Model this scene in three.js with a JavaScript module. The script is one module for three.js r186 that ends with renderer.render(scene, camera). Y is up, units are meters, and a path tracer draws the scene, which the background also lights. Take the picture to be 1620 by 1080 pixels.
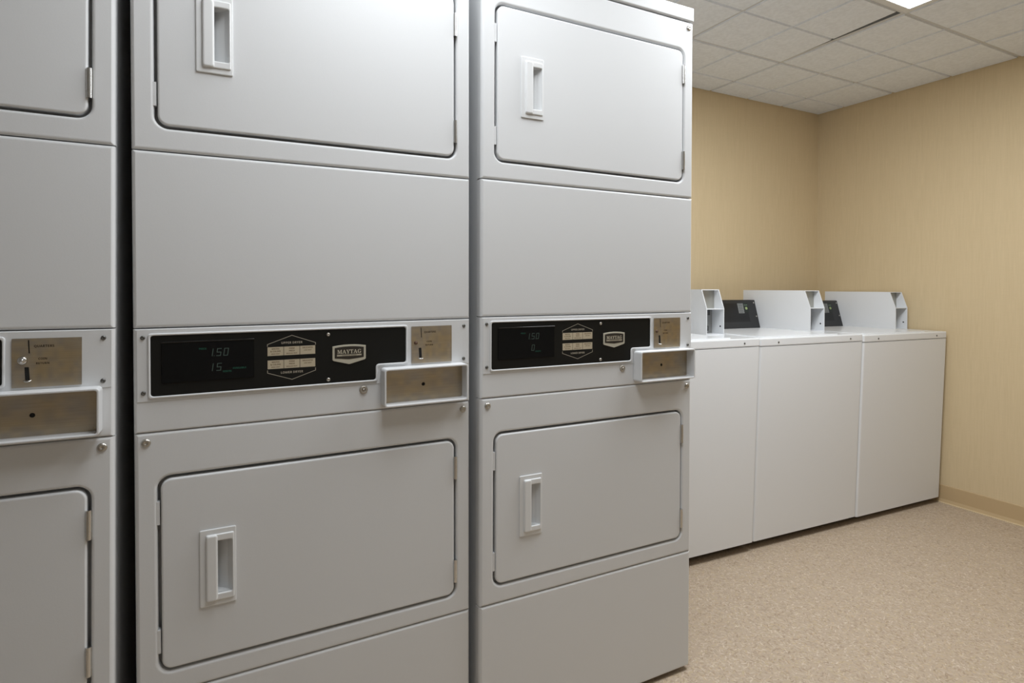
import * as THREE from 'three';
import { mergeGeometries } from 'three/addons/utils/BufferGeometryUtils.js';
import { RectAreaLightUniformsLib } from 'three/addons/lights/RectAreaLightUniformsLib.js';
import { Brush, Evaluator, INTERSECTION } from 'three-bvh-csg';

/* ---------------- camera, exposure, lights ---------------- */
const scene = new THREE.Scene();
scene.background = new THREE.Color(0x000000);
const renderer = new THREE.WebGLRenderer({ antialias: true });
renderer.toneMapping = THREE.LinearToneMapping;
renderer.toneMappingExposure = 1.065;
renderer.shadowMap.enabled = true;
RectAreaLightUniformsLib.init();

const FOCAL = 928.377;                                     // pixels in the 1620 x 1080 frame
const camera = new THREE.PerspectiveCamera(2 * Math.atan(540 / FOCAL) * 180 / Math.PI, 1.5, 0.02, 60);
camera.rotation.order = 'YXZ';
camera.position.set(0.1298, 1.1403, 1.3311);
camera.rotation.set(-0.0047, -0.48375, 0.00518);
camera.setViewOffset(1620, 1080, 810 - 829.261, 540 - 459.475, 1620, 1080);
scene.add(camera);

const LAMP = 7.2;                                         // radiance of each ceiling fixture
const LAMP_COLOR = new THREE.Color().setRGB(0.945, 0.985, 1.02);

/* room: y = 0 is the floor */
const XR = 3.595, XL = -2.3, ZB = -1.165, ZF = 3.1, HC = 2.275;
const S = 0.3012, GX = 3.2427, GZ = -0.9877;               // ceiling grid pitch and origin

/* ---------------- helpers ---------------- */
let seed = 20240611;
const rnd = () => { seed = (seed * 1664525 + 1013904223) >>> 0; return seed / 4294967296; };
const used = new Map();
function numbered(name) {
  const n = used.get(name) ?? 0; used.set(name, n + 1);
  return n ? `${name}_${String(n).padStart(3, '0')}` : name;
}
function part(name, geo, mat, parent, label) {
  const m = new THREE.Mesh(geo, mat); m.name = name; m.castShadow = m.receiveShadow = true;
  if (label) m.userData.label = label;
  parent.add(m); return m;
}
function thing(name, label, category, group) {
  const o = new THREE.Group(); o.name = numbered(name); scene.add(o);
  o.userData = { label, category }; if (group) o.userData.group = group;
  return o;
}
function struct(name, geo, mat, label, category) {
  const m = new THREE.Mesh(geo, mat); m.name = name; m.castShadow = m.receiveShadow = true;
  m.userData = { kind: 'structure', label, category }; scene.add(m); return m;
}
function box(x0, x1, y0, y1, z0, z1) {
  return new THREE.BoxGeometry(x1 - x0, y1 - y0, z1 - z0).translate((x0 + x1) / 2, (y0 + y1) / 2, (z0 + z1) / 2);
}
function rr(x0, y0, x1, y1, r, P = THREE.Shape) {
  const s = new P();
  s.moveTo(x0 + r, y0); s.lineTo(x1 - r, y0); s.absarc(x1 - r, y0 + r, r, -Math.PI / 2, 0);
  s.lineTo(x1, y1 - r); s.absarc(x1 - r, y1 - r, r, 0, Math.PI / 2);
  s.lineTo(x0 + r, y1); s.absarc(x0 + r, y1 - r, r, Math.PI / 2, Math.PI);
  s.lineTo(x0, y0 + r); s.absarc(x0 + r, y0 + r, r, Math.PI, Math.PI * 1.5);
  return s;
}
/* polygon with a rounding radius for each corner */
function poly(pts, P = THREE.Shape) {
  const s = new P(), n = pts.length, V = pts.map(p => new THREE.Vector2(p[0], p[1]));
  for (let i = 0; i < n; i++) {
    const a = V[(i + n - 1) % n], b = V[i], c = V[(i + 1) % n], r = pts[i][2] ?? 0;
    const u = a.clone().sub(b).normalize(), w = c.clone().sub(b).normalize();
    const ang = Math.acos(Math.max(-1, Math.min(1, u.dot(w)))), t = r / Math.tan(ang / 2);
    const p = b.clone().addScaledVector(u, t), q = b.clone().addScaledVector(w, t);
    if (i) s.lineTo(p.x, p.y); else s.moveTo(p.x, p.y);
    if (r) s.quadraticCurveTo(b.x, b.y, q.x, q.y);
  }
  s.closePath(); return s;
}
/* plate whose front face lies at z = front, thickness t, edge rounding b (front and back) */
function plate(shape, front, t, b = 0, seg = 3, curve = 6) {
  const g = b
    ? new THREE.ExtrudeGeometry(shape, { depth: t - 2 * b, bevelEnabled: true, bevelThickness: b, bevelSize: b, bevelOffset: -b, bevelSegments: seg, curveSegments: curve }).translate(0, 0, front - t + b)
    : new THREE.ExtrudeGeometry(shape, { depth: t, bevelEnabled: false, curveSegments: curve }).translate(0, 0, front - t);
  return g;
}
function planarUV(g, x0, y0, x1, y1) {
  const p = g.attributes.position, uv = new Float32Array(p.count * 2);
  for (let i = 0; i < p.count; i++) { uv[2 * i] = (p.getX(i) - x0) / (x1 - x0); uv[2 * i + 1] = (p.getY(i) - y0) / (y1 - y0); }
  g.setAttribute('uv', new THREE.BufferAttribute(uv, 2)); return g;
}
const merge = list => mergeGeometries(list.map(g => { const q = g.index ? g.toNonIndexed() : g; for (const k of Object.keys(q.attributes)) if (!['position', 'normal', 'uv'].includes(k)) q.deleteAttribute(k); return q; }));
function quads(list) {                                    // list of 4-point faces
  const pos = [], uv = [];
  for (const [a, b, c, d] of list) { pos.push(...a, ...b, ...c, ...a, ...c, ...d); uv.push(0, 0, 1, 0, 1, 1, 0, 0, 1, 1, 0, 1); }
  const g = new THREE.BufferGeometry();
  g.setAttribute('position', new THREE.Float32BufferAttribute(pos, 3)); g.setAttribute('uv', new THREE.Float32BufferAttribute(uv, 2));
  g.computeVertexNormals(); return g;
}
const evaluator = new Evaluator(); evaluator.useGroups = false; evaluator.attributes = ['position', 'normal', 'uv'];
function intersect(a, b) {
  const A = new Brush(a), B = new Brush(b); A.updateMatrixWorld(); B.updateMatrixWorld();
  const r = evaluator.evaluate(A, B, INTERSECTION); const g = r.geometry; g.clearGroups(); return g;
}
function canvasTex(w, h, draw, srgb = true) {
  const c = document.createElement('canvas'); c.width = w; c.height = h;
  draw(c.getContext('2d'), w, h);
  const t = new THREE.CanvasTexture(c); if (srgb) t.colorSpace = THREE.SRGBColorSpace;
  t.anisotropy = 8; return t;
}
/* tiling value noise, n cells across */
function tileNoise(w, h, nx, ny) {
  const v = Array.from({ length: nx * ny }, rnd), out = new Float32Array(w * h), sm = t => t * t * (3 - 2 * t);
  for (let y = 0; y < h; y++) for (let x = 0; x < w; x++) {
    const fx = x / w * nx, fy = y / h * ny, ix = Math.floor(fx), iy = Math.floor(fy), tx = sm(fx - ix), ty = sm(fy - iy);
    const g = (i, j) => v[(j % ny) * nx + (i % nx)];
    out[y * w + x] = (g(ix, iy) * (1 - tx) + g(ix + 1, iy) * tx) * (1 - ty) + (g(ix, iy + 1) * (1 - tx) + g(ix + 1, iy + 1) * tx) * ty;
  }
  return out;
}
function dataTex(w, h, fn, srgb) {
  const d = new Uint8Array(w * h * 4);
  for (let i = 0; i < w * h; i++) { const c = fn(i % w, Math.floor(i / w), i); d[4 * i] = c[0]; d[4 * i + 1] = c[1]; d[4 * i + 2] = c[2]; d[4 * i + 3] = 255; }
  const t = new THREE.DataTexture(d, w, h); t.magFilter = THREE.LinearFilter; t.minFilter = THREE.LinearMipmapLinearFilter; t.generateMipmaps = true;
  t.wrapS = t.wrapT = THREE.RepeatWrapping; if (srgb) t.colorSpace = THREE.SRGBColorSpace; t.needsUpdate = true; return t;
}
const lin = (r, g, b) => new THREE.Color().setRGB(r, g, b);

/* ---------------- materials ---------------- */
const M = {};
M.enamel = new THREE.MeshPhysicalMaterial({ name: 'white_enamel', color: lin(0.735, 0.745, 0.755), roughness: 0.42, specularIntensity: 0.5 });
{ // orange-peel powder coat: very fine relief
  const a = tileNoise(512, 512, 96, 96), b = tileNoise(512, 512, 200, 200);
  const t = dataTex(512, 512, (x, y, i) => { const v = 255 * (0.6 * a[i] + 0.4 * b[i]); return [v, v, v]; });
  t.repeat.set(6, 6);
  M.enamel.bumpMap = t; M.enamel.bumpScale = 0.00004;
}
M.washer = new THREE.MeshPhysicalMaterial({ name: 'gloss_white_enamel', color: lin(0.80, 0.815, 0.835), roughness: 0.2, specularIntensity: 0.6 });
M.plastic = new THREE.MeshPhysicalMaterial({ name: 'white_plastic', color: lin(0.775, 0.785, 0.79), roughness: 0.38 });
M.dark = new THREE.MeshStandardMaterial({ name: 'dark_void', color: lin(0.012, 0.012, 0.012), roughness: 0.8 });
M.rubber = new THREE.MeshStandardMaterial({ name: 'black_rubber', color: lin(0.02, 0.02, 0.02), roughness: 0.7 });
M.chrome = new THREE.MeshStandardMaterial({ name: 'bright_steel', color: lin(0.62, 0.62, 0.61), roughness: 0.22, metalness: 1 });
M.hinge = new THREE.MeshStandardMaterial({ name: 'nickel_hinge', color: lin(0.66, 0.66, 0.65), roughness: 0.26, metalness: 1 });
M.screw = new THREE.MeshStandardMaterial({ name: 'zinc_screw', color: lin(0.5, 0.48, 0.44), roughness: 0.35, metalness: 1 });
M.screwDark = new THREE.MeshStandardMaterial({ name: 'grey_screw', color: lin(0.16, 0.16, 0.15), roughness: 0.4, metalness: 1 });
M.lock = new THREE.MeshStandardMaterial({ name: 'dull_lock_steel', color: lin(0.5, 0.47, 0.42), roughness: 0.5, metalness: 0.9 });
M.gloss = new THREE.MeshPhysicalMaterial({ name: 'gloss_black_edge', color: lin(0.012, 0.012, 0.012), roughness: 0.06, specularIntensity: 1 });
M.brown = new THREE.MeshStandardMaterial({ name: 'brown_button', color: lin(0.11, 0.06, 0.035), roughness: 0.5 });
M.cream = new THREE.MeshStandardMaterial({ name: 'cream_badge', color: lin(0.5, 0.47, 0.38), roughness: 0.45 });
M.black = new THREE.MeshPhysicalMaterial({ name: 'black_fascia', color: lin(0.012, 0.012, 0.011), roughness: 0.3 });
M.ceiling = new THREE.MeshStandardMaterial({ name: 'ceiling_tile', color: lin(0.92, 0.955, 1.0), roughness: 0.95 });
{ // pinholed mineral fibre
  const a = tileNoise(256, 256, 128, 128), b = tileNoise(256, 256, 24, 24);
  const t = dataTex(256, 256, (x, y, i) => { const v = 246 + 10 * (b[i] - 0.5) + (a[i] > 0.88 ? -16 : 4 * (a[i] - 0.5)); return [v, v, v]; }, true);
  t.repeat.set(4, 4); M.ceiling.map = t;
}
M.tee = new THREE.MeshStandardMaterial({ name: 'painted_tee', color: lin(0.62, 0.62, 0.61), roughness: 0.5 });
M.plenum = new THREE.MeshStandardMaterial({ name: 'plenum_void', color: lin(0.02, 0.02, 0.02), roughness: 1 });
{ // woven-look vinyl wall covering: fine vertical threads
  const W = 512, a = tileNoise(W, W, 256, 10), b = tileNoise(W, W, 64, 6), c = tileNoise(W, W, 18, 240), d = tileNoise(W, W, 5, 5);
  const v = i => 0.5 * a[i] + 0.25 * b[i] + 0.17 * c[i] + 0.08 * d[i] - 0.5;
  M.wall = new THREE.MeshStandardMaterial({ name: 'tan_wallcovering', roughness: 0.78,
    map: dataTex(W, W, (x, y, i) => [216 + 9 * v(i), 195 + 9 * v(i), 157 + 10 * v(i)], true),
    bumpMap: dataTex(W, W, (x, y, i) => { const q = 128 + 200 * v(i); return [q, q, q]; }), bumpScale: 0.0003 });
  for (const k of ['map', 'bumpMap']) M.wall[k].repeat.set(1.6, 1.6);
}
M.paint = new THREE.MeshStandardMaterial({ name: 'off_white_paint', color: lin(0.74, 0.73, 0.71), roughness: 0.8 });
M.base = new THREE.MeshStandardMaterial({ name: 'tan_vinyl_base', color: new THREE.Color('rgb(196,170,130)'), roughness: 0.5 });
M.caulk = new THREE.MeshStandardMaterial({ name: 'cream_edge', color: new THREE.Color('rgb(226,206,168)'), roughness: 0.5 });
{ // sheet vinyl: short flecks of cream, tan and brown-grey lying every way
  const W = 1024, map = canvasTex(W, W, (g) => {
    g.fillStyle = 'rgb(192,173,151)'; g.fillRect(0, 0, W, W);
    const tones = ['214,198,176', '170,148,124', '204,180,148', '182,163,146', '226,211,190', '160,139,116', '196,177,140'];
    for (let k = 0; k < 17000; k++) {
      const x = rnd() * W, y = rnd() * W, a = rnd() * Math.PI, l = 7 + 17 * rnd(), w = 2 + 4 * rnd();
      g.fillStyle = `rgba(${tones[Math.floor(rnd() * tones.length)]},${0.3 + 0.45 * rnd()})`;
      for (const ox of [-W, 0, W]) for (const oy of [-W, 0, W]) {
        if (x + ox < -20 || x + ox > W + 20 || y + oy < -20 || y + oy > W + 20) continue;
        g.save(); g.translate(x + ox, y + oy); g.rotate(a); g.beginPath(); g.ellipse(0, 0, l / 2, w / 2, 0, 0, 6.3); g.fill(); g.restore();
      }
    }
  });
  map.wrapS = map.wrapT = THREE.RepeatWrapping; map.repeat.set(1.25, 1.25);
  M.floor = new THREE.MeshPhysicalMaterial({ name: 'flecked_sheet_vinyl', color: lin(0.9, 0.905, 0.92), map, roughness: 0.5, specularIntensity: 0.5 });
}
/* stainless: brushed, with brownish handling stains */
function steelMap(w, h, extra) {
  const s1 = tileNoise(w, h, 4, h >> 1), s2 = tileNoise(w, h, 5, 3), s3 = tileNoise(w, h, 13, 9);
  return canvasTex(w, h, g => {
    const im = g.createImageData(w, h);
    for (let i = 0; i < w * h; i++) {
      const st = 0.6 * s2[i] + 0.4 * s3[i], b = 172 + 9 * (s1[i] - 0.5) + 16 * (s3[i] - 0.5);
      im.data[4 * i] = b + 6; im.data[4 * i + 1] = b - 1 - 14 * st; im.data[4 * i + 2] = b - 10 - 42 * st; im.data[4 * i + 3] = 255;
    }
    g.putImageData(im, 0, 0); if (extra) extra(g, w, h);
  });
}
M.coinPlate = new THREE.MeshStandardMaterial({ name: 'brushed_coin_plate', roughness: 0.36, metalness: 0.85,
  map: steelMap(512, 446, (g) => {
    g.fillStyle = 'rgb(52,42,34)'; g.textAlign = 'center'; g.textBaseline = 'middle';
    g.font = 'bold 30px sans-serif'; g.fillText('QUARTERS', 232, 72);
    g.font = 'bold 26px sans-serif'; g.fillText('COIN', 222, 188); g.fillText('RETURN', 222, 230);
  }) });
M.cupSteel = new THREE.MeshStandardMaterial({ name: 'stained_cup_steel', roughness: 0.42, metalness: 0.85, map: steelMap(512, 220) });

/* ---------------- the room ---------------- */
function worldUV(g) {                                     // uv in metres, chosen by the way each face points
  const p = g.attributes.position, n = g.attributes.normal, uv = g.attributes.uv;
  for (let i = 0; i < p.count; i++) {
    const ax = Math.abs(n.getX(i)), ay = Math.abs(n.getY(i)), az = Math.abs(n.getZ(i));
    if (ay > ax && ay > az) uv.setXY(i, p.getX(i), p.getZ(i)); else if (ax > az) uv.setXY(i, p.getZ(i), p.getY(i)); else uv.setXY(i, p.getX(i), p.getY(i));
  }
  return g;
}
const T = 0.12, TOPW = HC + 0.5;
struct('floor', worldUV(box(XL - T, XR + T, -T, 0, ZB - T, ZF + T)), M.floor, 'beige flecked sheet vinyl floor', 'floor');
struct('wall_back', worldUV(box(XL - T, XR + T, 0, TOPW, ZB - T, ZB)), M.wall, 'tan textured wall behind the washers', 'wall');
struct('wall_right', worldUV(box(XR, XR + T, 0, TOPW, ZB, ZF)), M.wall, 'tan textured wall at the end of the washers', 'wall');
struct('wall_left', worldUV(box(XL - T, XL, 0, TOPW, ZB, ZF)), M.paint, 'off-white wall beyond the left dryer', 'wall');
struct('wall_front', worldUV(box(XL - T, XR + T, 0, TOPW, ZF, ZF + T)), M.paint, 'off-white wall facing the machines', 'wall');

function baseboard(name, len, label) {                    // lies along +x, facing +z
  const p = poly([[0, 0], [0.011, 0], [0.0075, 0.008, 0.003], [0.0035, 0.02, 0.004], [0.0035, 0.0915, 0.001], [0.0015, 0.0945, 0.001], [0, 0.0945]]);
  const g = new THREE.ExtrudeGeometry(p, { depth: len, bevelEnabled: false, curveSegments: 3 }).rotateY(-Math.PI / 2).translate(len, 0, 0);
  const m = struct(name, g, M.base, label, 'baseboard');
  part('edge_strip', box(0, len, 0, 0.0042, 0, 0.0145), M.caulk, m, 'pale strip along the foot of the base');
  return m;
}
{
  const b1 = baseboard('baseboard_right', ZF - ZB, 'tan vinyl base along the end wall'); b1.rotation.y = -Math.PI / 2; b1.position.set(XR, 0, ZB);
  const b2 = baseboard('baseboard_back', XR - XL, 'tan vinyl base along the wall behind the machines'); b2.position.set(XL, 0, ZB);
  const b3 = baseboard('baseboard_left', ZF - ZB, 'tan vinyl base along the left wall'); b3.rotation.y = Math.PI / 2; b3.position.set(XL, 0, ZF);
  const b4 = baseboard('baseboard_front', XR - XL, 'tan vinyl base along the front wall'); b4.rotation.y = Math.PI; b4.position.set(XR, 0, ZF);
}
/* suspended ceiling: slab, painted tees, scored lay-in tiles */
const ceiling = struct('ceiling', box(XL - T, XR + T, TOPW, TOPW + T, ZB - T, ZF + T), M.plenum, 'suspended ceiling of scored white tiles in a tee grid', 'ceiling');
const teeX = [], teeZ = [];
for (let x = GX; x > XL + 0.08; x -= 2 * S) teeX.push(x);
for (let z = GZ + S; z < ZF - 0.08; z += 2 * S) teeZ.push(z);
const xs = [XL, ...teeX.slice().reverse(), XR], zs = [ZB, ...teeZ, ZF];
const RECESS = 0.0065, GAP = 0.0075;
for (const x of teeX) part('ceiling_tee', merge([box(x - 0.012, x + 0.012, HC + RECESS - 0.0008, HC + RECESS + 0.001, ZB, ZF), box(x - 0.002, x + 0.002, HC + RECESS, HC + 0.04, ZB, ZF)]), M.tee, ceiling);
for (const z of teeZ) part('ceiling_tee', merge([box(XL, XR, HC + RECESS - 0.0004, HC + RECESS + 0.0014, z - 0.012, z + 0.012), box(XL, XR, HC + RECESS, HC + 0.04, z - 0.002, z + 0.002)]), M.tee, ceiling);
const tileCache = new Map();
function tileGeo(w, d, cutsX, cutsZ) {                    // lower-left corner at the origin, face at y = 0
  const key = [w, d, cutsX, cutsZ].map(v => JSON.stringify(v)).join('|');
  if (tileCache.has(key)) return tileCache.get(key);
  const X = [0, ...cutsX, w], Z = [0, ...cutsZ, d], list = [box(0, w, RECESS + 0.001, 0.018, 0, d)], c = 0.0028;
  for (let i = 0; i + 1 < X.length; i++) for (let j = 0; j + 1 < Z.length; j++) {
    const a = X[i] + (i ? 0.0045 : 0), b = X[i + 1] - (i + 2 < X.length ? 0.0045 : 0), e = Z[j] + (j ? 0.0045 : 0), f = Z[j + 1] - (j + 2 < Z.length ? 0.0045 : 0), y1 = RECESS + 0.001;
    list.push(quads([[[a + c, 0, e + c], [b - c, 0, e + c], [b - c, 0, f - c], [a + c, 0, f - c]],
      [[a, y1, e], [b, y1, e], [b - c, 0, e + c], [a + c, 0, e + c]], [[b, y1, e], [b, y1, f], [b - c, 0, f - c], [b - c, 0, e + c]],
      [[b, y1, f], [a, y1, f], [a + c, 0, f - c], [b - c, 0, f - c]], [[a, y1, f], [a, y1, e], [a + c, 0, e + c], [a + c, 0, f - c]]]));
  }
  const g = worldUV(merge(list)); tileCache.set(key, g); return g;
}
/* fixtures take the place of tiles: x range in grid steps from GX, z range in tee numbers */
const LIGHTS = [
  { x: [2, 6], z: [1, 2], power: 1.93, label: 'white recessed fluorescent ceiling light above the washers' },
  { x: [8, 10], z: [1, 3], power: 0.96, label: 'white recessed fluorescent ceiling light above the dryers' },
].map(l => ({ label: l.label, power: l.power, x0: GX - l.x[1] * S, x1: GX - l.x[0] * S, z0: teeZ[l.z[0]], z1: teeZ[l.z[1]] }));
for (let i = 0; i + 1 < xs.length; i++) for (let j = 0; j + 1 < zs.length; j++) {
  const x0 = xs[i], x1 = xs[i + 1], z0 = zs[j], z1 = zs[j + 1];
  if (LIGHTS.some(l => x0 > l.x0 - 0.01 && x1 < l.x1 + 0.01 && z0 > l.z0 - 0.01 && z1 < l.z1 + 0.01)) continue;
  const gx0 = i ? GAP : 0.001, gx1 = i + 2 < xs.length ? GAP : 0.001, gz0 = j ? GAP : 0.001, gz1 = j + 2 < zs.length ? GAP : 0.001;
  const w = +(x1 - x0 - gx0 - gx1).toFixed(4), d = +(z1 - z0 - gz0 - gz1).toFixed(4);
  const cx = x1 - x0 > 0.4 ? [+((x1 === XR ? x0 + S : x1 - S) - x0 - gx0).toFixed(4)] : [], cz = z1 - z0 > 0.4 ? [+((z0 === ZB ? z1 - S : z0 + S) - z0 - gz0).toFixed(4)] : [];
  const m = part('ceiling_tile', tileGeo(w, d, cx, cz), M.ceiling, ceiling);
  m.position.set(x0 + gx0, HC, z0 + gz0);
  if (Math.abs(x1 - (GX - 2 * S)) < 0.01 && Math.abs(z1 - teeZ[1]) < 0.01) {   // the tile that sits crooked, open along one tee
    m.geometry = m.geometry.clone(); const p = m.geometry.attributes.position;
    for (let q = 0; q < p.count; q++) if (p.getX(q) > w - 0.006) p.setX(q, p.getX(q) - 0.006 - 0.036 * p.getZ(q) / 0.587);
    m.userData.label = 'ceiling tile cut crooked, leaving an open dark gap along one side';
  }
}
{ // wall angle
  const w = 0.02, y0 = HC + 0.0005, y1 = HC + 0.03, mk = (n, a) => struct(n, a, M.tee, 'white metal angle under the ceiling edge', 'trim');
  mk('trim_1', merge([box(XL, XR, y0 + RECESS - 0.001, y0 + RECESS, ZB, ZB + w), box(XL, XR, y0 + RECESS, y1, ZB, ZB + 0.001)]));
  mk('trim_2', merge([box(XR - w, XR, y0 + RECESS - 0.001, y0 + RECESS, ZB, ZF), box(XR - 0.001, XR, y0 + RECESS, y1, ZB, ZF)]));
}
/* recessed fluorescent troffers */
M.diffuser = new THREE.MeshStandardMaterial({ name: 'lit_diffuser', color: lin(0.8, 0.8, 0.8), emissive: LAMP_COLOR, emissiveIntensity: 1.4, roughness: 0.6 });
M.frame = new THREE.MeshStandardMaterial({ name: 'white_fixture_frame', color: lin(0.75, 0.75, 0.74), roughness: 0.45 });
LIGHTS.forEach(({ x0, x1, z0, z1, label, power }) => {
  const o = thing('ceiling_light', label, 'ceiling light');
  o.position.set((x0 + x1) / 2, HC, (z0 + z1) / 2);
  const w = (x1 - x0) / 2 - 0.003, d = (z1 - z0) / 2 - 0.003, f = 0.03;
  const sh = rr(-w, -d, w, d, 0.002); sh.holes.push(rr(-w + f, -d + f, w - f, d - f, 0.002, THREE.Path));
  part('frame', plate(sh, 0, 0.008, 0.0015, 1).rotateX(Math.PI / 2), M.frame, o);
  part('diffuser', box(-w + f, w - f, 0.005, 0.007, -d + f, d - f), M.diffuser, o);
  part('housing', merge([box(-w, w, 0.1, 0.104, -d, d), box(-w, -w + 0.004, 0.008, 0.1, -d, d), box(w - 0.004, w, 0.008, 0.1, -d, d), box(-w, w, 0.008, 0.1, -d, -d + 0.004), box(-w, w, 0.008, 0.1, d - 0.004, d)]), M.frame, o);
  const l = new THREE.RectAreaLight(LAMP_COLOR, LAMP * power, 2 * (w - f), 2 * (d - f)); l.name = 'fixture_light';
  l.position.set(0, 0.003, 0); l.rotation.x = -Math.PI / 2; o.add(l);
});

/* ---------------- stacked dryers ---------------- */
/* face coordinates: x right from the left edge, y up from the foot, z = 0 the front face */
const DW = 0.6858, YK = 0.3431, YC0 = 0.8558, YC1 = 1.0555, YU = 1.3942, YT = 1.9141, YTOP = 1.9569;
const G = {};
function roundedBar(y0, y1, front, depth, r, inset = 0) {   // vertical bar with rounded front corners
  const s = new THREE.Shape(), a = inset, b = DW - inset;
  s.moveTo(a, -depth); s.lineTo(b, -depth); s.lineTo(b, front - r); s.absarc(b - r, front - r, r, 0, Math.PI / 2); s.lineTo(a + r, front); s.absarc(a + r, front - r, r, Math.PI / 2, Math.PI); s.lineTo(a, -depth);
  return new THREE.ExtrudeGeometry(s, { depth: y1 - y0, bevelEnabled: false, curveSegments: 7 }).rotateX(Math.PI / 2).translate(0, y1, 0);
}
function frontPanel(y0, y1, hole, side = 0.011, edge = 0.005, corner = 0.004) {
  const sh = rr(-0.004, y0, DW + 0.004, y1, corner);
  if (hole) sh.holes.push(hole);
  return intersect(plate(sh, 0, 0.026, edge, 4), roundedBar(y0 - 0.01, y1 + 0.01, 0.0007, 0.05, side));
}
const OX0 = 0.037, OX1 = 0.6503, GR = 0.0058;
const UD = [1.4385, 1.8300], LD = [0.3855, 0.7690];
const HY = [1.6325, 0.5742], HXC = 0.140;
G.upper = frontPanel(YU + 0.0008, YT - 0.001, rr(OX0, UD[0], OX1, UD[1], 0.024, THREE.Path), 0.010, 0.0055, 0.008);
G.middle = frontPanel(YC1 + 0.0008, YU - 0.0008, null, 0.010, 0.006, 0.008);
G.control = frontPanel(YC0 + 0.0006, YC1 - 0.0008, null, 0.009, 0.0035, 0.005);
G.lower = frontPanel(YK + 0.0008, YC0 - 0.0006, rr(OX0, LD[0], OX1, LD[1], 0.024, THREE.Path), 0.011, 0.0055, 0.008);
G.kick = frontPanel(0, YK - 0.0008, null, 0.011, 0.0055, 0.008);
G.cap = intersect(plate(rr(-0.004, YT + 0.0022, DW + 0.008, YTOP, 0.0065), 0.003, 0.70, 0.004, 4), roundedBar(YT - 0.01, YTOP + 0.01, 0.0037, 0.69, 0.009, -0.0015));
G.cabinet = merge([box(0.002, DW - 0.002, 0.006, YT + 0.003, -0.68, -0.0262)]);
function doorGeo(y0, y1, hy) {
  const sh = rr(OX0 + GR, y0 + GR, OX1 - GR, y1 - GR, 0.019);
  sh.holes.push(rr(HXC - 0.0025, hy - 0.0535, HXC + 0.026, hy + 0.0535, 0.002, THREE.Path));
  return plate(sh, 0.0008, 0.018, 0.004, 4);
}
G.upperDoor = doorGeo(UD[0], UD[1], HY[0]); G.lowerDoor = doorGeo(LD[0], LD[1], HY[1]);
{ // recessed pull: flange, raised grip on the left, pocket on the right (origin at its centre)
  const fl = rr(-0.0325, -0.077, 0.0325, 0.077, 0.003); fl.holes.push(rr(-0.002, -0.053, 0.0255, 0.053, 0.003, THREE.Path));
  G.handleFlange = plate(fl, 0.0038, 0.0035, 0.0016, 2);
  const fr = rr(-0.0215, -0.0665, 0.0288, 0.0665, 0.003); fr.holes.push(rr(-0.0018, -0.0528, 0.0253, 0.0528, 0.003, THREE.Path));
  const raised = plate(fr, 0.0068, 0.0055, 0.0022, 3);
  const grip = plate(rr(-0.0215, -0.0665, -0.0005, 0.0665, 0.0055), 0.0098, 0.0088, 0.004, 4);
  G.handleGrip = merge([raised, grip]);
  const a = [0.0255, 0.002], b = [0.018, -0.010], c = [0.0, -0.0235], d = [-0.0145, -0.027], e = [-0.0145, -0.006], f = [-0.0022, -0.001], h = 0.0532;
  const P = (q, y) => [q[0], y, q[1]], w = [];
  for (const [p, q] of [[a, b], [b, c], [c, d], [d, e], [e, f]]) w.push([P(p, -h), P(q, -h), P(q, h), P(p, h)]);
  for (const y of [-h, h]) { w.push([P(a, y), P(b, y), P(c, y), P(f, y)], [P(f, y), P(c, y), P(d, y), P(e, y)]); }
  G.handlePocket = quads(w);
}
function cyl(r, h, seg = 14) { return new THREE.CylinderGeometry(r, r, h, seg); }
G.hinge = merge([cyl(0.0044, 0.054).translate(0, 0, 0.0012), cyl(0.0047, 0.0335).translate(0, 0.0035, 0.0012), box(0.001, 0.0052, -0.026, 0.026, -0.012, 0.0012)]);
G.slotCover = box(-0.0028, 0.0028, -0.0225, 0.0225, -0.014, -0.0012);
function screwGeo(r, h) {                                 // pan head with a cross recess rim
  const pts = [[0, h * 0.62], [r * 0.22, h * 0.62], [r * 0.3, h * 0.92], [r * 0.55, h], [r * 0.8, h * 0.78], [r * 0.97, h * 0.35], [r, 0], [r, -0.001]];
  return new THREE.LatheGeometry(pts.map(p => new THREE.Vector2(...p)), 18).rotateX(Math.PI / 2);
}
G.screwBig = screwGeo(0.0082, 0.0042); G.screwSmall = screwGeo(0.0042, 0.0026);
G.washerRing = new THREE.TorusGeometry(0.0083, 0.0007, 6, 22);
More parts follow.
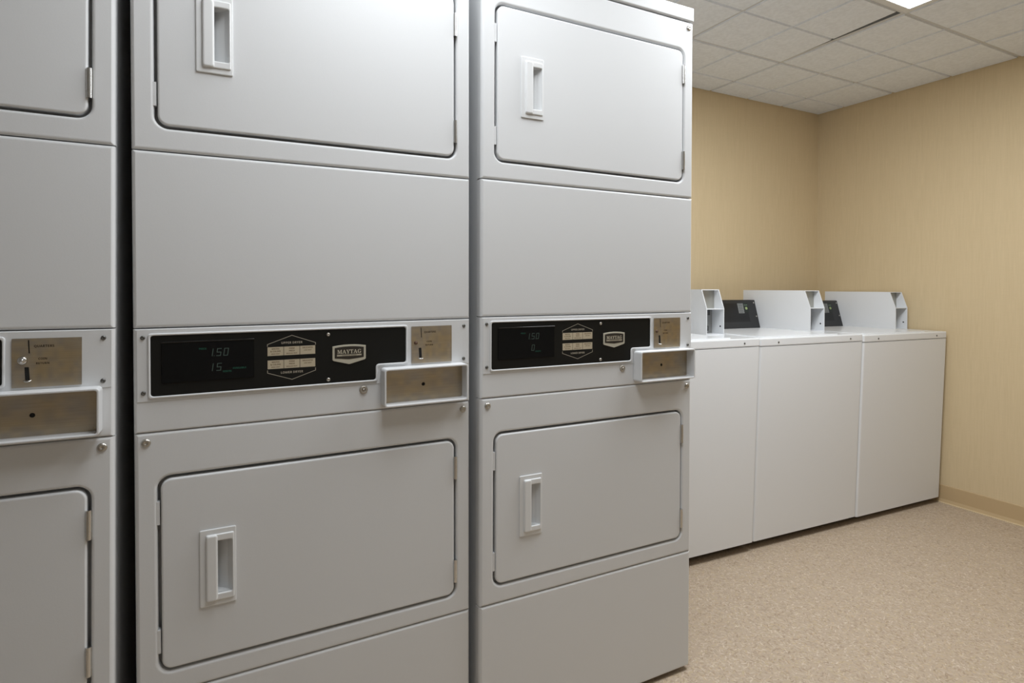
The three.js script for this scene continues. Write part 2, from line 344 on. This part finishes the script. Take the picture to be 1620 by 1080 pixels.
/* control area */
const BX0 = 0.0282, BX1 = 0.5252, BY0 = 0.9253, BY1 = 1.0413, NX = 0.4560, NY = 0.9606;
const fasciaOutline = (o, P = THREE.Shape) => poly([[BX0 - o, BY0 - o, 0.006], [NX + o, BY0 - o, 0.006], [NX + o, NY - o, 0.009], [BX1 + o, NY - o, 0.006], [BX1 + o, BY1 + o, 0.006], [BX0 - o, BY1 + o, 0.006]], P);
{
  const s = poly([[0.006, 0.9158], [0.4668, 0.9158], [0.4668, 0.9475], [0.6815, 0.9475], [0.6815, 1.0535], [0.006, 1.0535]]);
  s.holes.push(fasciaOutline(0, THREE.Path));
  G.faceplate = plate(s, 0.0014, 0.0016, 0.0004, 1);
  const r = fasciaOutline(0.0042); r.holes.push(fasciaOutline(0.0002, THREE.Path));
  G.bezel = plate(r, 0.0046, 0.005, 0.0017, 3);
  G.fascia = planarUV(plate(fasciaOutline(-0.0002), 0.0022, 0.0024), BX0, BY0, BX1, BY1);
  const DX0 = 0.0458, DX1 = 0.208, DY0 = 0.9490, DY1 = 1.0270;
  G.displayLip = new THREE.CylinderGeometry(0.0015, 0.0015, DX1 - DX0, 16).rotateZ(Math.PI / 2).translate((DX0 + DX1) / 2, DY1 + 0.0008, 0.0038);
  G.display = planarUV(plate(rr(DX0, DY0, DX1, DY1, 0.002), 0.0042, 0.0024, 0.0010, 2), DX0, DY0, DX1, DY1);
}
const fasciaTex = canvasTex(2048, 478, (g, W, H) => {
  const sx = W / (BX1 - BX0), sy = H / (BY1 - BY0), X = x => (x - BX0) * sx, Y = y => (BY1 - y) * sy;
  g.fillStyle = 'rgb(27,27,25)'; g.fillRect(0, 0, W, H);
  g.strokeStyle = 'rgb(172,165,150)'; g.lineWidth = 5;
  g.beginPath(); g.moveTo(X(0.233), Y(1.0102)); g.lineTo(X(0.233), Y(1.0148)); g.lineTo(X(0.2803), Y(1.0321)); g.lineTo(X(0.3276), Y(1.0148)); g.lineTo(X(0.3276), Y(1.0102)); g.stroke();
  g.beginPath(); g.moveTo(X(0.233), Y(0.9612)); g.lineTo(X(0.233), Y(0.9556)); g.lineTo(X(0.2803), Y(0.9393)); g.lineTo(X(0.3276), Y(0.9556)); g.lineTo(X(0.3276), Y(0.9612)); g.stroke();
  g.textAlign = 'center'; g.textBaseline = 'middle'; g.fillStyle = 'rgb(176,168,152)';
  g.font = 'bold 27px sans-serif'; g.fillText('UPPER DRYER', X(0.2803), Y(1.0168)); g.fillText('LOWER DRYER', X(0.2803), Y(0.9549));
  for (const [yt, yb] of [[1.0090, 0.9908], [0.9816, 0.9635]]) for (let k = 0; k < 3; k++) {
    const x0 = X(0.2331 + k * 0.0316), x1 = X(0.2331 + k * 0.0316 + 0.0308), y0 = Y(yt), y1 = Y(yb), cx = (x0 + x1) / 2;
    g.fillStyle = 'rgb(192,180,156)'; g.fillRect(x0, y0, x1 - x0, y1 - y0);
    const t = [['WHITES', '& COLORS', 'HIGH HEAT'], ['PERM', 'PRESS', 'MEDIUM HEAT'], ['DELICATES', 'LOW HEAT']][k];
    g.fillStyle = 'rgb(92,76,58)';
    t.forEach((q, i) => { g.font = `bold ${i === 2 || (k === 2 && i) ? 13 : 17}px sans-serif`; g.fillText(q, cx, y0 + 17 + i * 21, x1 - x0 - 14); });
  }
});
M.fascia = new THREE.MeshPhysicalMaterial({ name: 'printed_black_fascia', map: fasciaTex, roughness: 0.38, specularIntensity: 0.4 });
const SEG = { 0: 'abcdef', 1: 'bc', 5: 'afgcd' };
function digit(g, x, y, w, h, ch) {                       // slanted seven-segment figure, (x, y) lower left
  const sl = 0.14 * h, P = { a: [[0, 1], [1, 1]], b: [[1, 1], [1, 0.5]], c: [[1, 0.5], [1, 0]], d: [[0, 0], [1, 0]], e: [[0, 0.5], [0, 0]], f: [[0, 1], [0, 0.5]], g: [[0, 0.5], [1, 0.5]] };
  for (const s of SEG[ch]) { const [[a, b], [c, d]] = P[s]; g.beginPath(); g.moveTo(x + a * w + b * sl, y - b * h); g.lineTo(x + c * w + d * sl, y - d * h); g.stroke(); }
}
function displayMaterial(lower, words) {
  const t = canvasTex(1024, 492, (g, W, H) => {
    g.fillStyle = 'rgb(0,0,0)'; g.fillRect(0, 0, W, H);
    g.strokeStyle = 'rgb(120,140,128)'; g.lineWidth = 9; g.lineCap = 'round';
    digit(g, 500, 186, 44, 88, 1); digit(g, 592, 186, 44, 88, 5); digit(g, 672, 186, 44, 88, 0);
    g.beginPath(); g.moveTo(566, 186); g.lineTo(567, 186); g.stroke();
    if (lower === '15') { digit(g, 500, 372, 44, 88, 1); digit(g, 592, 372, 44, 88, 5); } else digit(g, 592, 372, 44, 88, 0);
    g.textAlign = 'left'; g.textBaseline = 'middle'; g.fillStyle = 'rgb(70,150,120)';
    g.font = 'bold 30px sans-serif'; g.fillText('PRICE', 398, 92, 92); g.fillText('MINUTES', 662, 388, 100);
    if (words) g.fillText('AVAILABLE', 774, 354, 190);
  });
  return new THREE.MeshPhysicalMaterial({ name: 'display_window', color: lin(0.006, 0.006, 0.006), roughness: 0.12, specularIntensity: 0.25, emissive: lin(1, 1, 1), emissiveMap: t, emissiveIntensity: 0.16 });
}
{ // badge: shield with a printed inner field (origin at its centre)
  const w = 0.0358, t = 0.0216;
  const outer = new THREE.Shape(); outer.moveTo(-w, 0.0185); outer.quadraticCurveTo(0, 0.0245, w, 0.0185); outer.lineTo(w, -0.0095); outer.quadraticCurveTo(w, -0.0125, w - 0.004, -0.0135); outer.lineTo(0.001, -t); outer.lineTo(-0.001, -t); outer.lineTo(-w + 0.004, -0.0135); outer.quadraticCurveTo(-w, -0.0125, -w, -0.0095); outer.closePath();
  G.badge = plate(outer, 0.0042, 0.0022, 0.0006, 2);
  const inner = new THREE.Shape(), v = 0.0312; inner.moveTo(-v, 0.0149); inner.quadraticCurveTo(0, 0.0204, v, 0.0149); inner.lineTo(v, -0.0075); inner.lineTo(0, -0.0108); inner.lineTo(-v, -0.0075); inner.closePath();
  G.badgeField = planarUV(plate(inner, 0.0045, 0.001), -0.0312, -0.0108, 0.0312, 0.0178);
  M.badgeField = new THREE.MeshStandardMaterial({ name: 'badge_print', roughness: 0.5, map: canvasTex(624, 286, (g, W, H) => {
    g.fillStyle = 'rgb(44,38,30)'; g.fillRect(0, 0, W, H);
    g.textAlign = 'center'; g.textBaseline = 'middle'; g.fillStyle = 'rgb(200,192,172)';
    g.font = 'bold 118px serif'; g.fillText('MAYTAG', W / 2, 116, 520);
    g.fillStyle = 'rgb(176,168,148)'; g.fillRect(48, 178, W - 96, 34);
    g.fillStyle = 'rgb(60,52,42)'; g.font = 'bold 28px sans-serif'; g.fillText('COMMERCIAL LAUNDRY', W / 2, 196, 500);
  }) });
}
{ // coin plate with its slot and return opening cut through
  const x0 = 0.5385, x1 = 0.6370, y0 = 0.9558, y1 = 1.0415, s = rr(x0, y0, x1, y1, 0.0008);
  s.holes.push(poly([[0.5604, 1.0385], [0.5623, 1.0385], [0.5634, 1.0152], [0.5615, 1.0152]].reverse(), THREE.Path));
  s.holes.push(poly([[0.5556, 0.9915, 0.001], [0.5620, 0.9915, 0.001], [0.5634, 0.9685, 0.001], [0.5568, 0.9675, 0.001]].reverse(), THREE.Path));
  G.coinPlate = planarUV(plate(s, 0.0036, 0.0012), x0, y0, x1, y1);
  G.coinVoid = box(0.553, 0.566, 0.964, 1.0395, 0.0015, 0.0022);
  G.returnLip = new THREE.TorusGeometry(0.0052, 0.0012, 6, 14, Math.PI).rotateX(Math.PI * 0.62).translate(0.5603, 0.9685, 0.0036);
  G.button = new THREE.LatheGeometry([[0, 0.0042], [0.0016, 0.0042], [0.0022, 0.003], [0.0034, 0.0034], [0.0042, 0.0022], [0.0044, -0.001]].map(p => new THREE.Vector2(...p)), 16).rotateX(Math.PI / 2);
  G.knob = new THREE.LatheGeometry([[0, 0.008], [0.0022, 0.008], [0.0026, 0.006], [0.0052, 0.0062], [0.007, 0.004], [0.0074, -0.001]].map(p => new THREE.Vector2(...p)), 18).rotateX(Math.PI / 2);
}
{ // return cup
  const x0 = 0.4678, x1 = 0.6675, y0 = 0.8655, y1 = 0.9512, t = 0.0042, s = rr(x0, y0, x1, y1, 0.007);
  s.holes.push(rr(x0 + t, y0 + t, x1 - t, y1 - t, 0.004, THREE.Path));
  G.cup = plate(s, 0.035, 0.0345, 0.0014, 2);
  const p = rr(x0 + t - 0.001, y0 + t - 0.001, x1 - t + 0.001, y1 - t + 0.001, 0.004), h = new THREE.Path(); h.absarc(0.5667, 0.9065, 0.0042, 0, Math.PI * 2, true); p.holes.push(h);
  G.cupPlate = planarUV(plate(p, 0.0035, 0.0022), x0, y0, x1, y1);
  G.cupHole = box(0.561, 0.573, 0.9, 0.913, 0.0006, 0.001);
  G.rivet = screwGeo(0.0035, 0.0008);
}
G.lock = new THREE.LatheGeometry([[0, 0.0048], [0.0026, 0.0048], [0.0028, 0.0022], [0.0042, 0.0022], [0.0044, 0.0038], [0.0074, 0.0038], [0.0088, 0.0024], [0.0094, 0.0008], [0.0096, -0.001]].map(p => new THREE.Vector2(...p)), 20).rotateX(Math.PI / 2);
G.foot = merge([cyl(0.019, 0.006, 16).translate(0, 0.003, 0), cyl(0.006, 0.03, 10).translate(0, 0.015, 0)]);

function dryer(label, pose, display, knob) {
  const o = thing('stacked_dryer', label, 'dryer', 'stacked coin dryers in a row');
  o.position.set(...pose.at); o.rotation.order = 'YXZ'; o.rotation.set(pose.tilt, pose.yaw, pose.roll);
  part('cabinet', G.cabinet, M.enamel, o);
  part('top_cap', G.cap, M.enamel, o);
  const up = part('upper_front_panel', G.upper, M.enamel, o), lo = part('lower_front_panel', G.lower, M.enamel, o);
  part('middle_panel', G.middle, M.enamel, o); part('kick_panel', G.kick, M.enamel, o);
  const screwAt = (x, y, z, g, m, parent, label) => { const s = part('screw', g, m, parent, label); s.position.set(x, y, z); return s; };
  for (const x of [0.0195, 0.667]) { screwAt(x, 1.8955, 0, G.screwBig, M.screw, up); screwAt(x, 0.8372, 0, G.screwBig, M.screw, lo); }
  [['upper_door', G.upperDoor, HY[0], [1.7555, 1.5027]], ['lower_door', G.lowerDoor, HY[1], [0.6978, 0.4476]]].forEach(([n, g, hy, hin]) => {
    const d = part(n, g, M.enamel, o);
    const put = (name, geo, label) => { part(name, geo, M.plastic, d, label).position.set(HXC, hy, 0.0004); };
    put('handle_flange', G.handleFlange); put('handle_grip', G.handleGrip, 'white moulded pull grip'); put('handle_pocket', G.handlePocket);
    for (const y of hin) {
      part('hinge', G.hinge, M.hinge, d, 'nickel door hinge').position.set(OX1 - GR / 2 - 0.0004, y, 0);
      part('hinge_slot_cover', G.slotCover, M.enamel, d).position.set(OX0 + 0.0012, y, 0);
    }
  });
  const c = part('control_panel', G.control, M.enamel, o);
  part('faceplate', G.faceplate, M.enamel, c); part('bezel', G.bezel, M.enamel, c);
  part('fascia', G.fascia, M.fascia, c, 'black fascia printed with a hexagon of cream labels');
  part('display', G.display, display, c, 'dark display with dim green figures');
  part('display_lip', G.displayLip, M.gloss, c);
  part('badge', G.badge, M.cream, c, 'cream shield badge').position.set(0.3981, 0.9856, 0);
  part('badge_field', G.badgeField, M.badgeField, c).position.set(0.3981, 0.9856, 0);
  part('coin_plate', G.coinPlate, M.coinPlate, c, 'brushed steel coin plate'); part('coin_slot_void', G.coinVoid, M.dark, c);
  part('coin_return_lip', G.returnLip, M.chrome, c);
  const b = part('return_button', knob ? G.knob : G.button, knob ? M.chrome : M.brown, c); b.position.set(knob ? 0.5535 : 0.5487, 1.0034, 0.0036);
  for (const [x, y] of [[0.6688, 1.0388], [0.6682, 0.9600], [0.0158, 1.0380], [0.0162, 0.9324]]) screwAt(x, y, 0.0014, G.screwSmall, M.screwDark, c);
  for (const y of [1.0306, 0.9331]) screwAt(0.3538, y, 0.0022, G.screwSmall, M.screw, c);
  part('key_lock', G.lock, M.lock, c, 'round steel key lock').position.set(0.4295, 0.9045, 0);
  const cup = part('coin_return_cup', G.cup, M.enamel, o, 'white box-shaped coin return cup');
  part('cup_backplate', G.cupPlate, M.cupSteel, cup, 'stained steel plate'); part('cup_hole', G.cupHole, M.dark, cup);
  for (const [x, y] of [[0.479, 0.9435], [0.656, 0.9435], [0.479, 0.8735], [0.656, 0.8735]]) { const r = part('rivet', G.rivet, M.cupSteel, cup); r.position.set(x, y, 0.0035); }
  o.updateMatrixWorld(true);
  for (const [x, z] of [[0.05, -0.06], [DW - 0.05, -0.06], [0.05, -0.63], [DW - 0.05, -0.63]]) {
    const f = part('levelling_foot', G.foot, M.rubber, o), w = o.localToWorld(new THREE.Vector3(x, 0, z));
    f.position.set(x, -w.y + 0.0002, z);
  }
  return o;
}
dryer('white stacked coin dryer at the left edge, left of the dark gap', { at: [-0.7218, 0.0056, 0.0152], tilt: 0, yaw: 0, roll: 0 }, displayMaterial('0', false), true);
dryer('white stacked coin dryer in the middle, its display reading 15 minutes', { at: [0, 0.0035, 0], tilt: 0.0087, yaw: 0.0023, roll: 0.0084 }, displayMaterial('15', true), false);
dryer('white stacked coin dryer nearest the washers, its display reading 0 minutes', { at: [0.7036, 0.0127, 0.0139], tilt: 0.0021, yaw: 0.0024, roll: 0.0024 }, displayMaterial('0', false), false);

/* ---------------- top-load washers ---------------- */
const WW = 0.6813, WD = 0.655, YD0 = 0.8894, YD1 = 0.9245, YB = 0.0363;
const WG = {};
function prismY(x0, x1, d0, d1, y0, y1, r, rb = 0.006) {     // rounded in plan, d measured back from the front
  const s = new THREE.Shape();
  s.moveTo(x0 + rb, -d1); s.lineTo(x1 - rb, -d1); s.quadraticCurveTo(x1, -d1, x1, -d1 + rb); s.lineTo(x1, -d0 - r); s.absarc(x1 - r, -d0 - r, r, 0, Math.PI / 2); s.lineTo(x0 + r, -d0); s.absarc(x0 + r, -d0 - r, r, Math.PI / 2, Math.PI); s.lineTo(x0, -d1 + rb); s.quadraticCurveTo(x0, -d1, x0 + rb, -d1);
  return s;
}
function slabY(x0, x1, d0, d1, y0, y1, r, bevel, rb) {
  const s = prismY(x0, x1, d0, d1, y0, y1, r, rb);
  const g = new THREE.ExtrudeGeometry(s, bevel ? { depth: y1 - y0 - 2 * bevel, bevelEnabled: true, bevelThickness: bevel, bevelSize: bevel, bevelOffset: -bevel, bevelSegments: 3, curveSegments: 6 } : { depth: y1 - y0, bevelEnabled: false, curveSegments: 6 });
  return g.rotateX(Math.PI / 2).translate(0, y1 - bevel, 0);   // shape y (= -d) becomes z
}
{
  const c = slabY(0.001, WW - 0.001, 0.0006, WD, YB, YD0 - 0.0016, 0.012, 0, 0.006), p = c.attributes.position;
  for (let i = 0; i < p.count; i++) p.setZ(i, p.getZ(i) - 0.031 * (YD0 - p.getY(i)) / (YD0 - YB) * (1 + p.getZ(i) / WD));   // the front leans in towards the floor
  c.computeVertexNormals(); WG.cabinet = c;
  WG.base = box(0.012, WW - 0.012, 0.012, YB + 0.02, -WD + 0.03, -0.075);
  WG.deck = slabY(0, WW, 0, WD, YD0, YD1, 0.012, 0.005, 0.006);
  WG.lid = slabY(0.045, 0.545, 0.03, 0.47, YD1 - 0.001, YD1 + 0.0035, 0.012, 0.0015, 0.012);
  const side = [[0.2014, YD1], [0.2014, 1.0436], [0.235, 1.1315], [0.640, 1.1315], [0.640, YD1]];
  // profile extruded along x: (z = -d, y)
  const profX = (pts, x0, x1) => {
    const s = poly(pts.map(([d, y, r]) => [d, y, r]));       // shape x = depth
    return new THREE.ExtrudeGeometry(s, { depth: x1 - x0, bevelEnabled: false, curveSegments: 4 }).rotateY(Math.PI / 2).translate(x0, 0, 0);   // depth d -> z = -d
  };
  const XL0 = 0.5648, XL1 = 0.6705, t = 0.0035;
  WG.boxSides = [profX(side, XL0, XL0 + t), profX(side, XL1 - t, XL1)];
  WG.boxTop = box(XL0 + t, XL1 - t, 1.1315 - t, 1.1315, -0.640, -0.235);
  WG.boxBack = box(XL0 + t, XL1 - t, YD1, 1.1315 - t, -0.640, -0.637);
  WG.boxShelf = box(XL0 + t, XL1 - t, 1.0405, 1.0436, -0.285, -0.2035);
  WG.boxFloor = box(XL0 + t, XL1 - t, YD1, YD1 + 0.003, -0.285, -0.2035);
  WG.boxInner = box(XL0 + t, XL1 - t, 1.0436, 1.1315 - t, -0.264, -0.262);
  WG.boxInnerLow = box(XL0 + t, XL1 - t, YD1 + 0.003, 1.0405, -0.278, -0.276);
  WG.hole = new THREE.CylinderGeometry(0.0042, 0.0042, 0.0006, 14).rotateZ(Math.PI / 2);
  WG.mech = merge([plate(rr(-0.042, -0.05, 0.042, 0.05, 0.003), 0.004, 0.003, 0.0008, 1)]);
  WG.mechBoss = new THREE.LatheGeometry([[0, 0.004], [0.006, 0.004], [0.0065, 0.012], [0.0125, 0.012], [0.014, 0]].map(p => new THREE.Vector2(...p)), 18).rotateX(Math.PI / 2);
  WG.mechBlock = plate(rr(-0.018, -0.012, 0.018, 0.012, 0.003), 0.014, 0.014, 0.002, 2);
  // console: black sloping control head across the rear
  const cons = [[0.516, YD1 - 0.0005, 0.002], [0.5596, 1.0771, 0.006], [0.605, 1.0771, 0.004], [0.625, YD1 - 0.0005]];
  WG.console = profX(cons, 0.012, XL0 - 0.0005);
  WG.slope = { a: [0.516, YD1], len: Math.hypot(0.0436, 0.1526), ang: Math.atan2(0.0436, 0.1526) };
}
const consoleTex = canvasTex(1024, 288, (g, W, H) => {
  const X = x => (x - 0.02) / 0.5398 * W, Y = y => (0.152 - y) / 0.152 * H;
  g.fillStyle = 'rgb(38,38,39)'; g.fillRect(0, 0, W, H);
  g.fillStyle = 'rgb(14,14,15)'; g.fillRect(X(0.06), Y(0.140), X(0.50) - X(0.06), Y(0.035) - Y(0.140));
  g.fillStyle = 'rgb(20,30,22)'; g.fillRect(X(0.474), Y(0.142), X(0.506) - X(0.474), Y(0.088) - Y(0.142));
  g.fillStyle = 'rgb(132,134,132)';
  for (let k = 0; k < 6; k++) g.fillRect(X(0.429), Y(0.139 - k * 0.0094), X(0.47) - X(0.429), Y(0.1305) - Y(0.139));
  g.fillStyle = 'rgb(70,71,70)';
  for (let k = 0; k < 6; k++) g.fillRect(X(0.434), Y(0.136 - k * 0.0094), X(0.463) - X(0.434), 5);
  g.fillStyle = 'rgb(120,140,122)'; g.font = 'bold 17px sans-serif'; g.textAlign = 'center'; g.textBaseline = 'middle'; g.fillText('START', X(0.489), Y(0.129), 50);
});
M.console = new THREE.MeshPhysicalMaterial({ name: 'black_control_head', color: lin(0.018, 0.018, 0.019), roughness: 0.35 });
M.consolePrint = new THREE.MeshPhysicalMaterial({ name: 'control_head_print', map: consoleTex, roughness: 0.3 });
M.green = new THREE.MeshStandardMaterial({ name: 'green_button', color: lin(0.30, 0.38, 0.16), roughness: 0.5 });
M.mech = new THREE.MeshStandardMaterial({ name: 'grey_mechanism', color: lin(0.34, 0.34, 0.33), roughness: 0.5, metalness: 0.6 });
M.mechDark = new THREE.MeshStandardMaterial({ name: 'dark_mechanism', color: lin(0.09, 0.09, 0.09), roughness: 0.5, metalness: 0.4 });
M.boxInner = new THREE.MeshStandardMaterial({ name: 'bare_steel_liner', color: lin(0.42, 0.41, 0.37), roughness: 0.45, metalness: 0.7 });
{
  const L = WG.slope.len;
  WG.print = planarUV(plate(rr(0.02, 0.004, 0.5598, 0.152, 0.004), 0.0012, 0.0016, 0.0005, 1), 0.02, 0, 0.5598, 0.152);
  WG.button = new THREE.LatheGeometry([[0, 0.003], [0.006, 0.003], [0.0078, 0.0015], [0.008, 0]].map(p => new THREE.Vector2(...p)), 16).rotateX(Math.PI / 2);
}
function washer(label, at, yaw, full) {
  const o = thing('top_load_washer', label, 'washing machine', 'coin washers along the back wall');
  o.position.set(...at); o.rotation.y = yaw;
  part('cabinet', WG.cabinet, M.washer, o);
  part('deck', WG.deck, M.washer, o); part('lid', WG.lid, M.washer, o); part('base_tray', WG.base, M.rubber, o);
  for (const u of [0.112, 0.588]) part('screw', G.screwSmall, M.screwDark, o).position.set(u, 0.905, 0);
  for (const [u, d] of [[0.07, 0.13], [WW - 0.07, 0.13], [0.07, WD - 0.05], [WW - 0.07, WD - 0.05]]) part('levelling_foot', G.foot, M.rubber, o).position.set(u, -at[1] + 0.0002, -d);
  const c = part('control_head', WG.console, M.console, o, 'black sloping control head');
  const face = new THREE.Group(); face.position.set(0, YD1, -0.516); face.rotation.x = -WG.slope.ang; face.updateMatrix();
  const onFace = (name, geo, mat, x, y, zz, lab) => { const m = part(name, geo.clone().translate(x, y, zz).applyMatrix4(face.matrix), mat, c, lab); return m; };
  onFace('control_print', WG.print, M.consolePrint, 0, 0, 0); onFace('start_button', WG.button, M.green, 0.489, 0.111, 0.001, 'small green button');
  for (const y of [0.142, 0.065]) onFace('screw', G.screwSmall, M.screw, 0.5525, y, 0.0012);
  const b = new THREE.Group(); b.name = 'coin_box'; b.userData.label = 'white open-fronted coin box'; o.add(b);
  WG.boxSides.forEach(g => part('side_panel', g, M.washer, b)); part('top_panel', WG.boxTop, M.washer, b); part('back_panel', WG.boxBack, M.washer, b);
  part('shelf', WG.boxShelf, M.washer, b); part('floor_panel', WG.boxFloor, M.washer, b);
  part('upper_liner', WG.boxInner, M.boxInner, b); part('lower_liner', WG.boxInnerLow, full ? M.mech : M.boxInner, b);
  part('screw_hole', WG.hole, M.dark, b).position.set(0.6669, 0.962, -0.222);
  if (full) {
    part('coin_mechanism', WG.mech, M.mech, b).position.set(0.6176, 0.984, -0.276);
    part('mechanism_boss', WG.mechBoss, M.mechDark, b).position.set(0.605, 0.989, -0.272);
    part('mechanism_block', WG.mechBlock, M.mechDark, b).position.set(0.614, 0.951, -0.272);
    part('mechanism_block', WG.mechBlock, M.mechDark, b).position.set(0.622, 1.024, -0.272);
  }
  return o;
}
washer('white top-load washer partly hidden behind the dryers', [1.5178, 0.0056, -0.4475], -0.0353, true);
washer('white top-load washer in the middle of the washer row', [2.2025, 0.0026, -0.4301], -0.0374, true);
washer('white top-load washer against the tan end wall', [2.8885, -0.0039, -0.4070], -0.0377, false);

renderer.render(scene, camera);
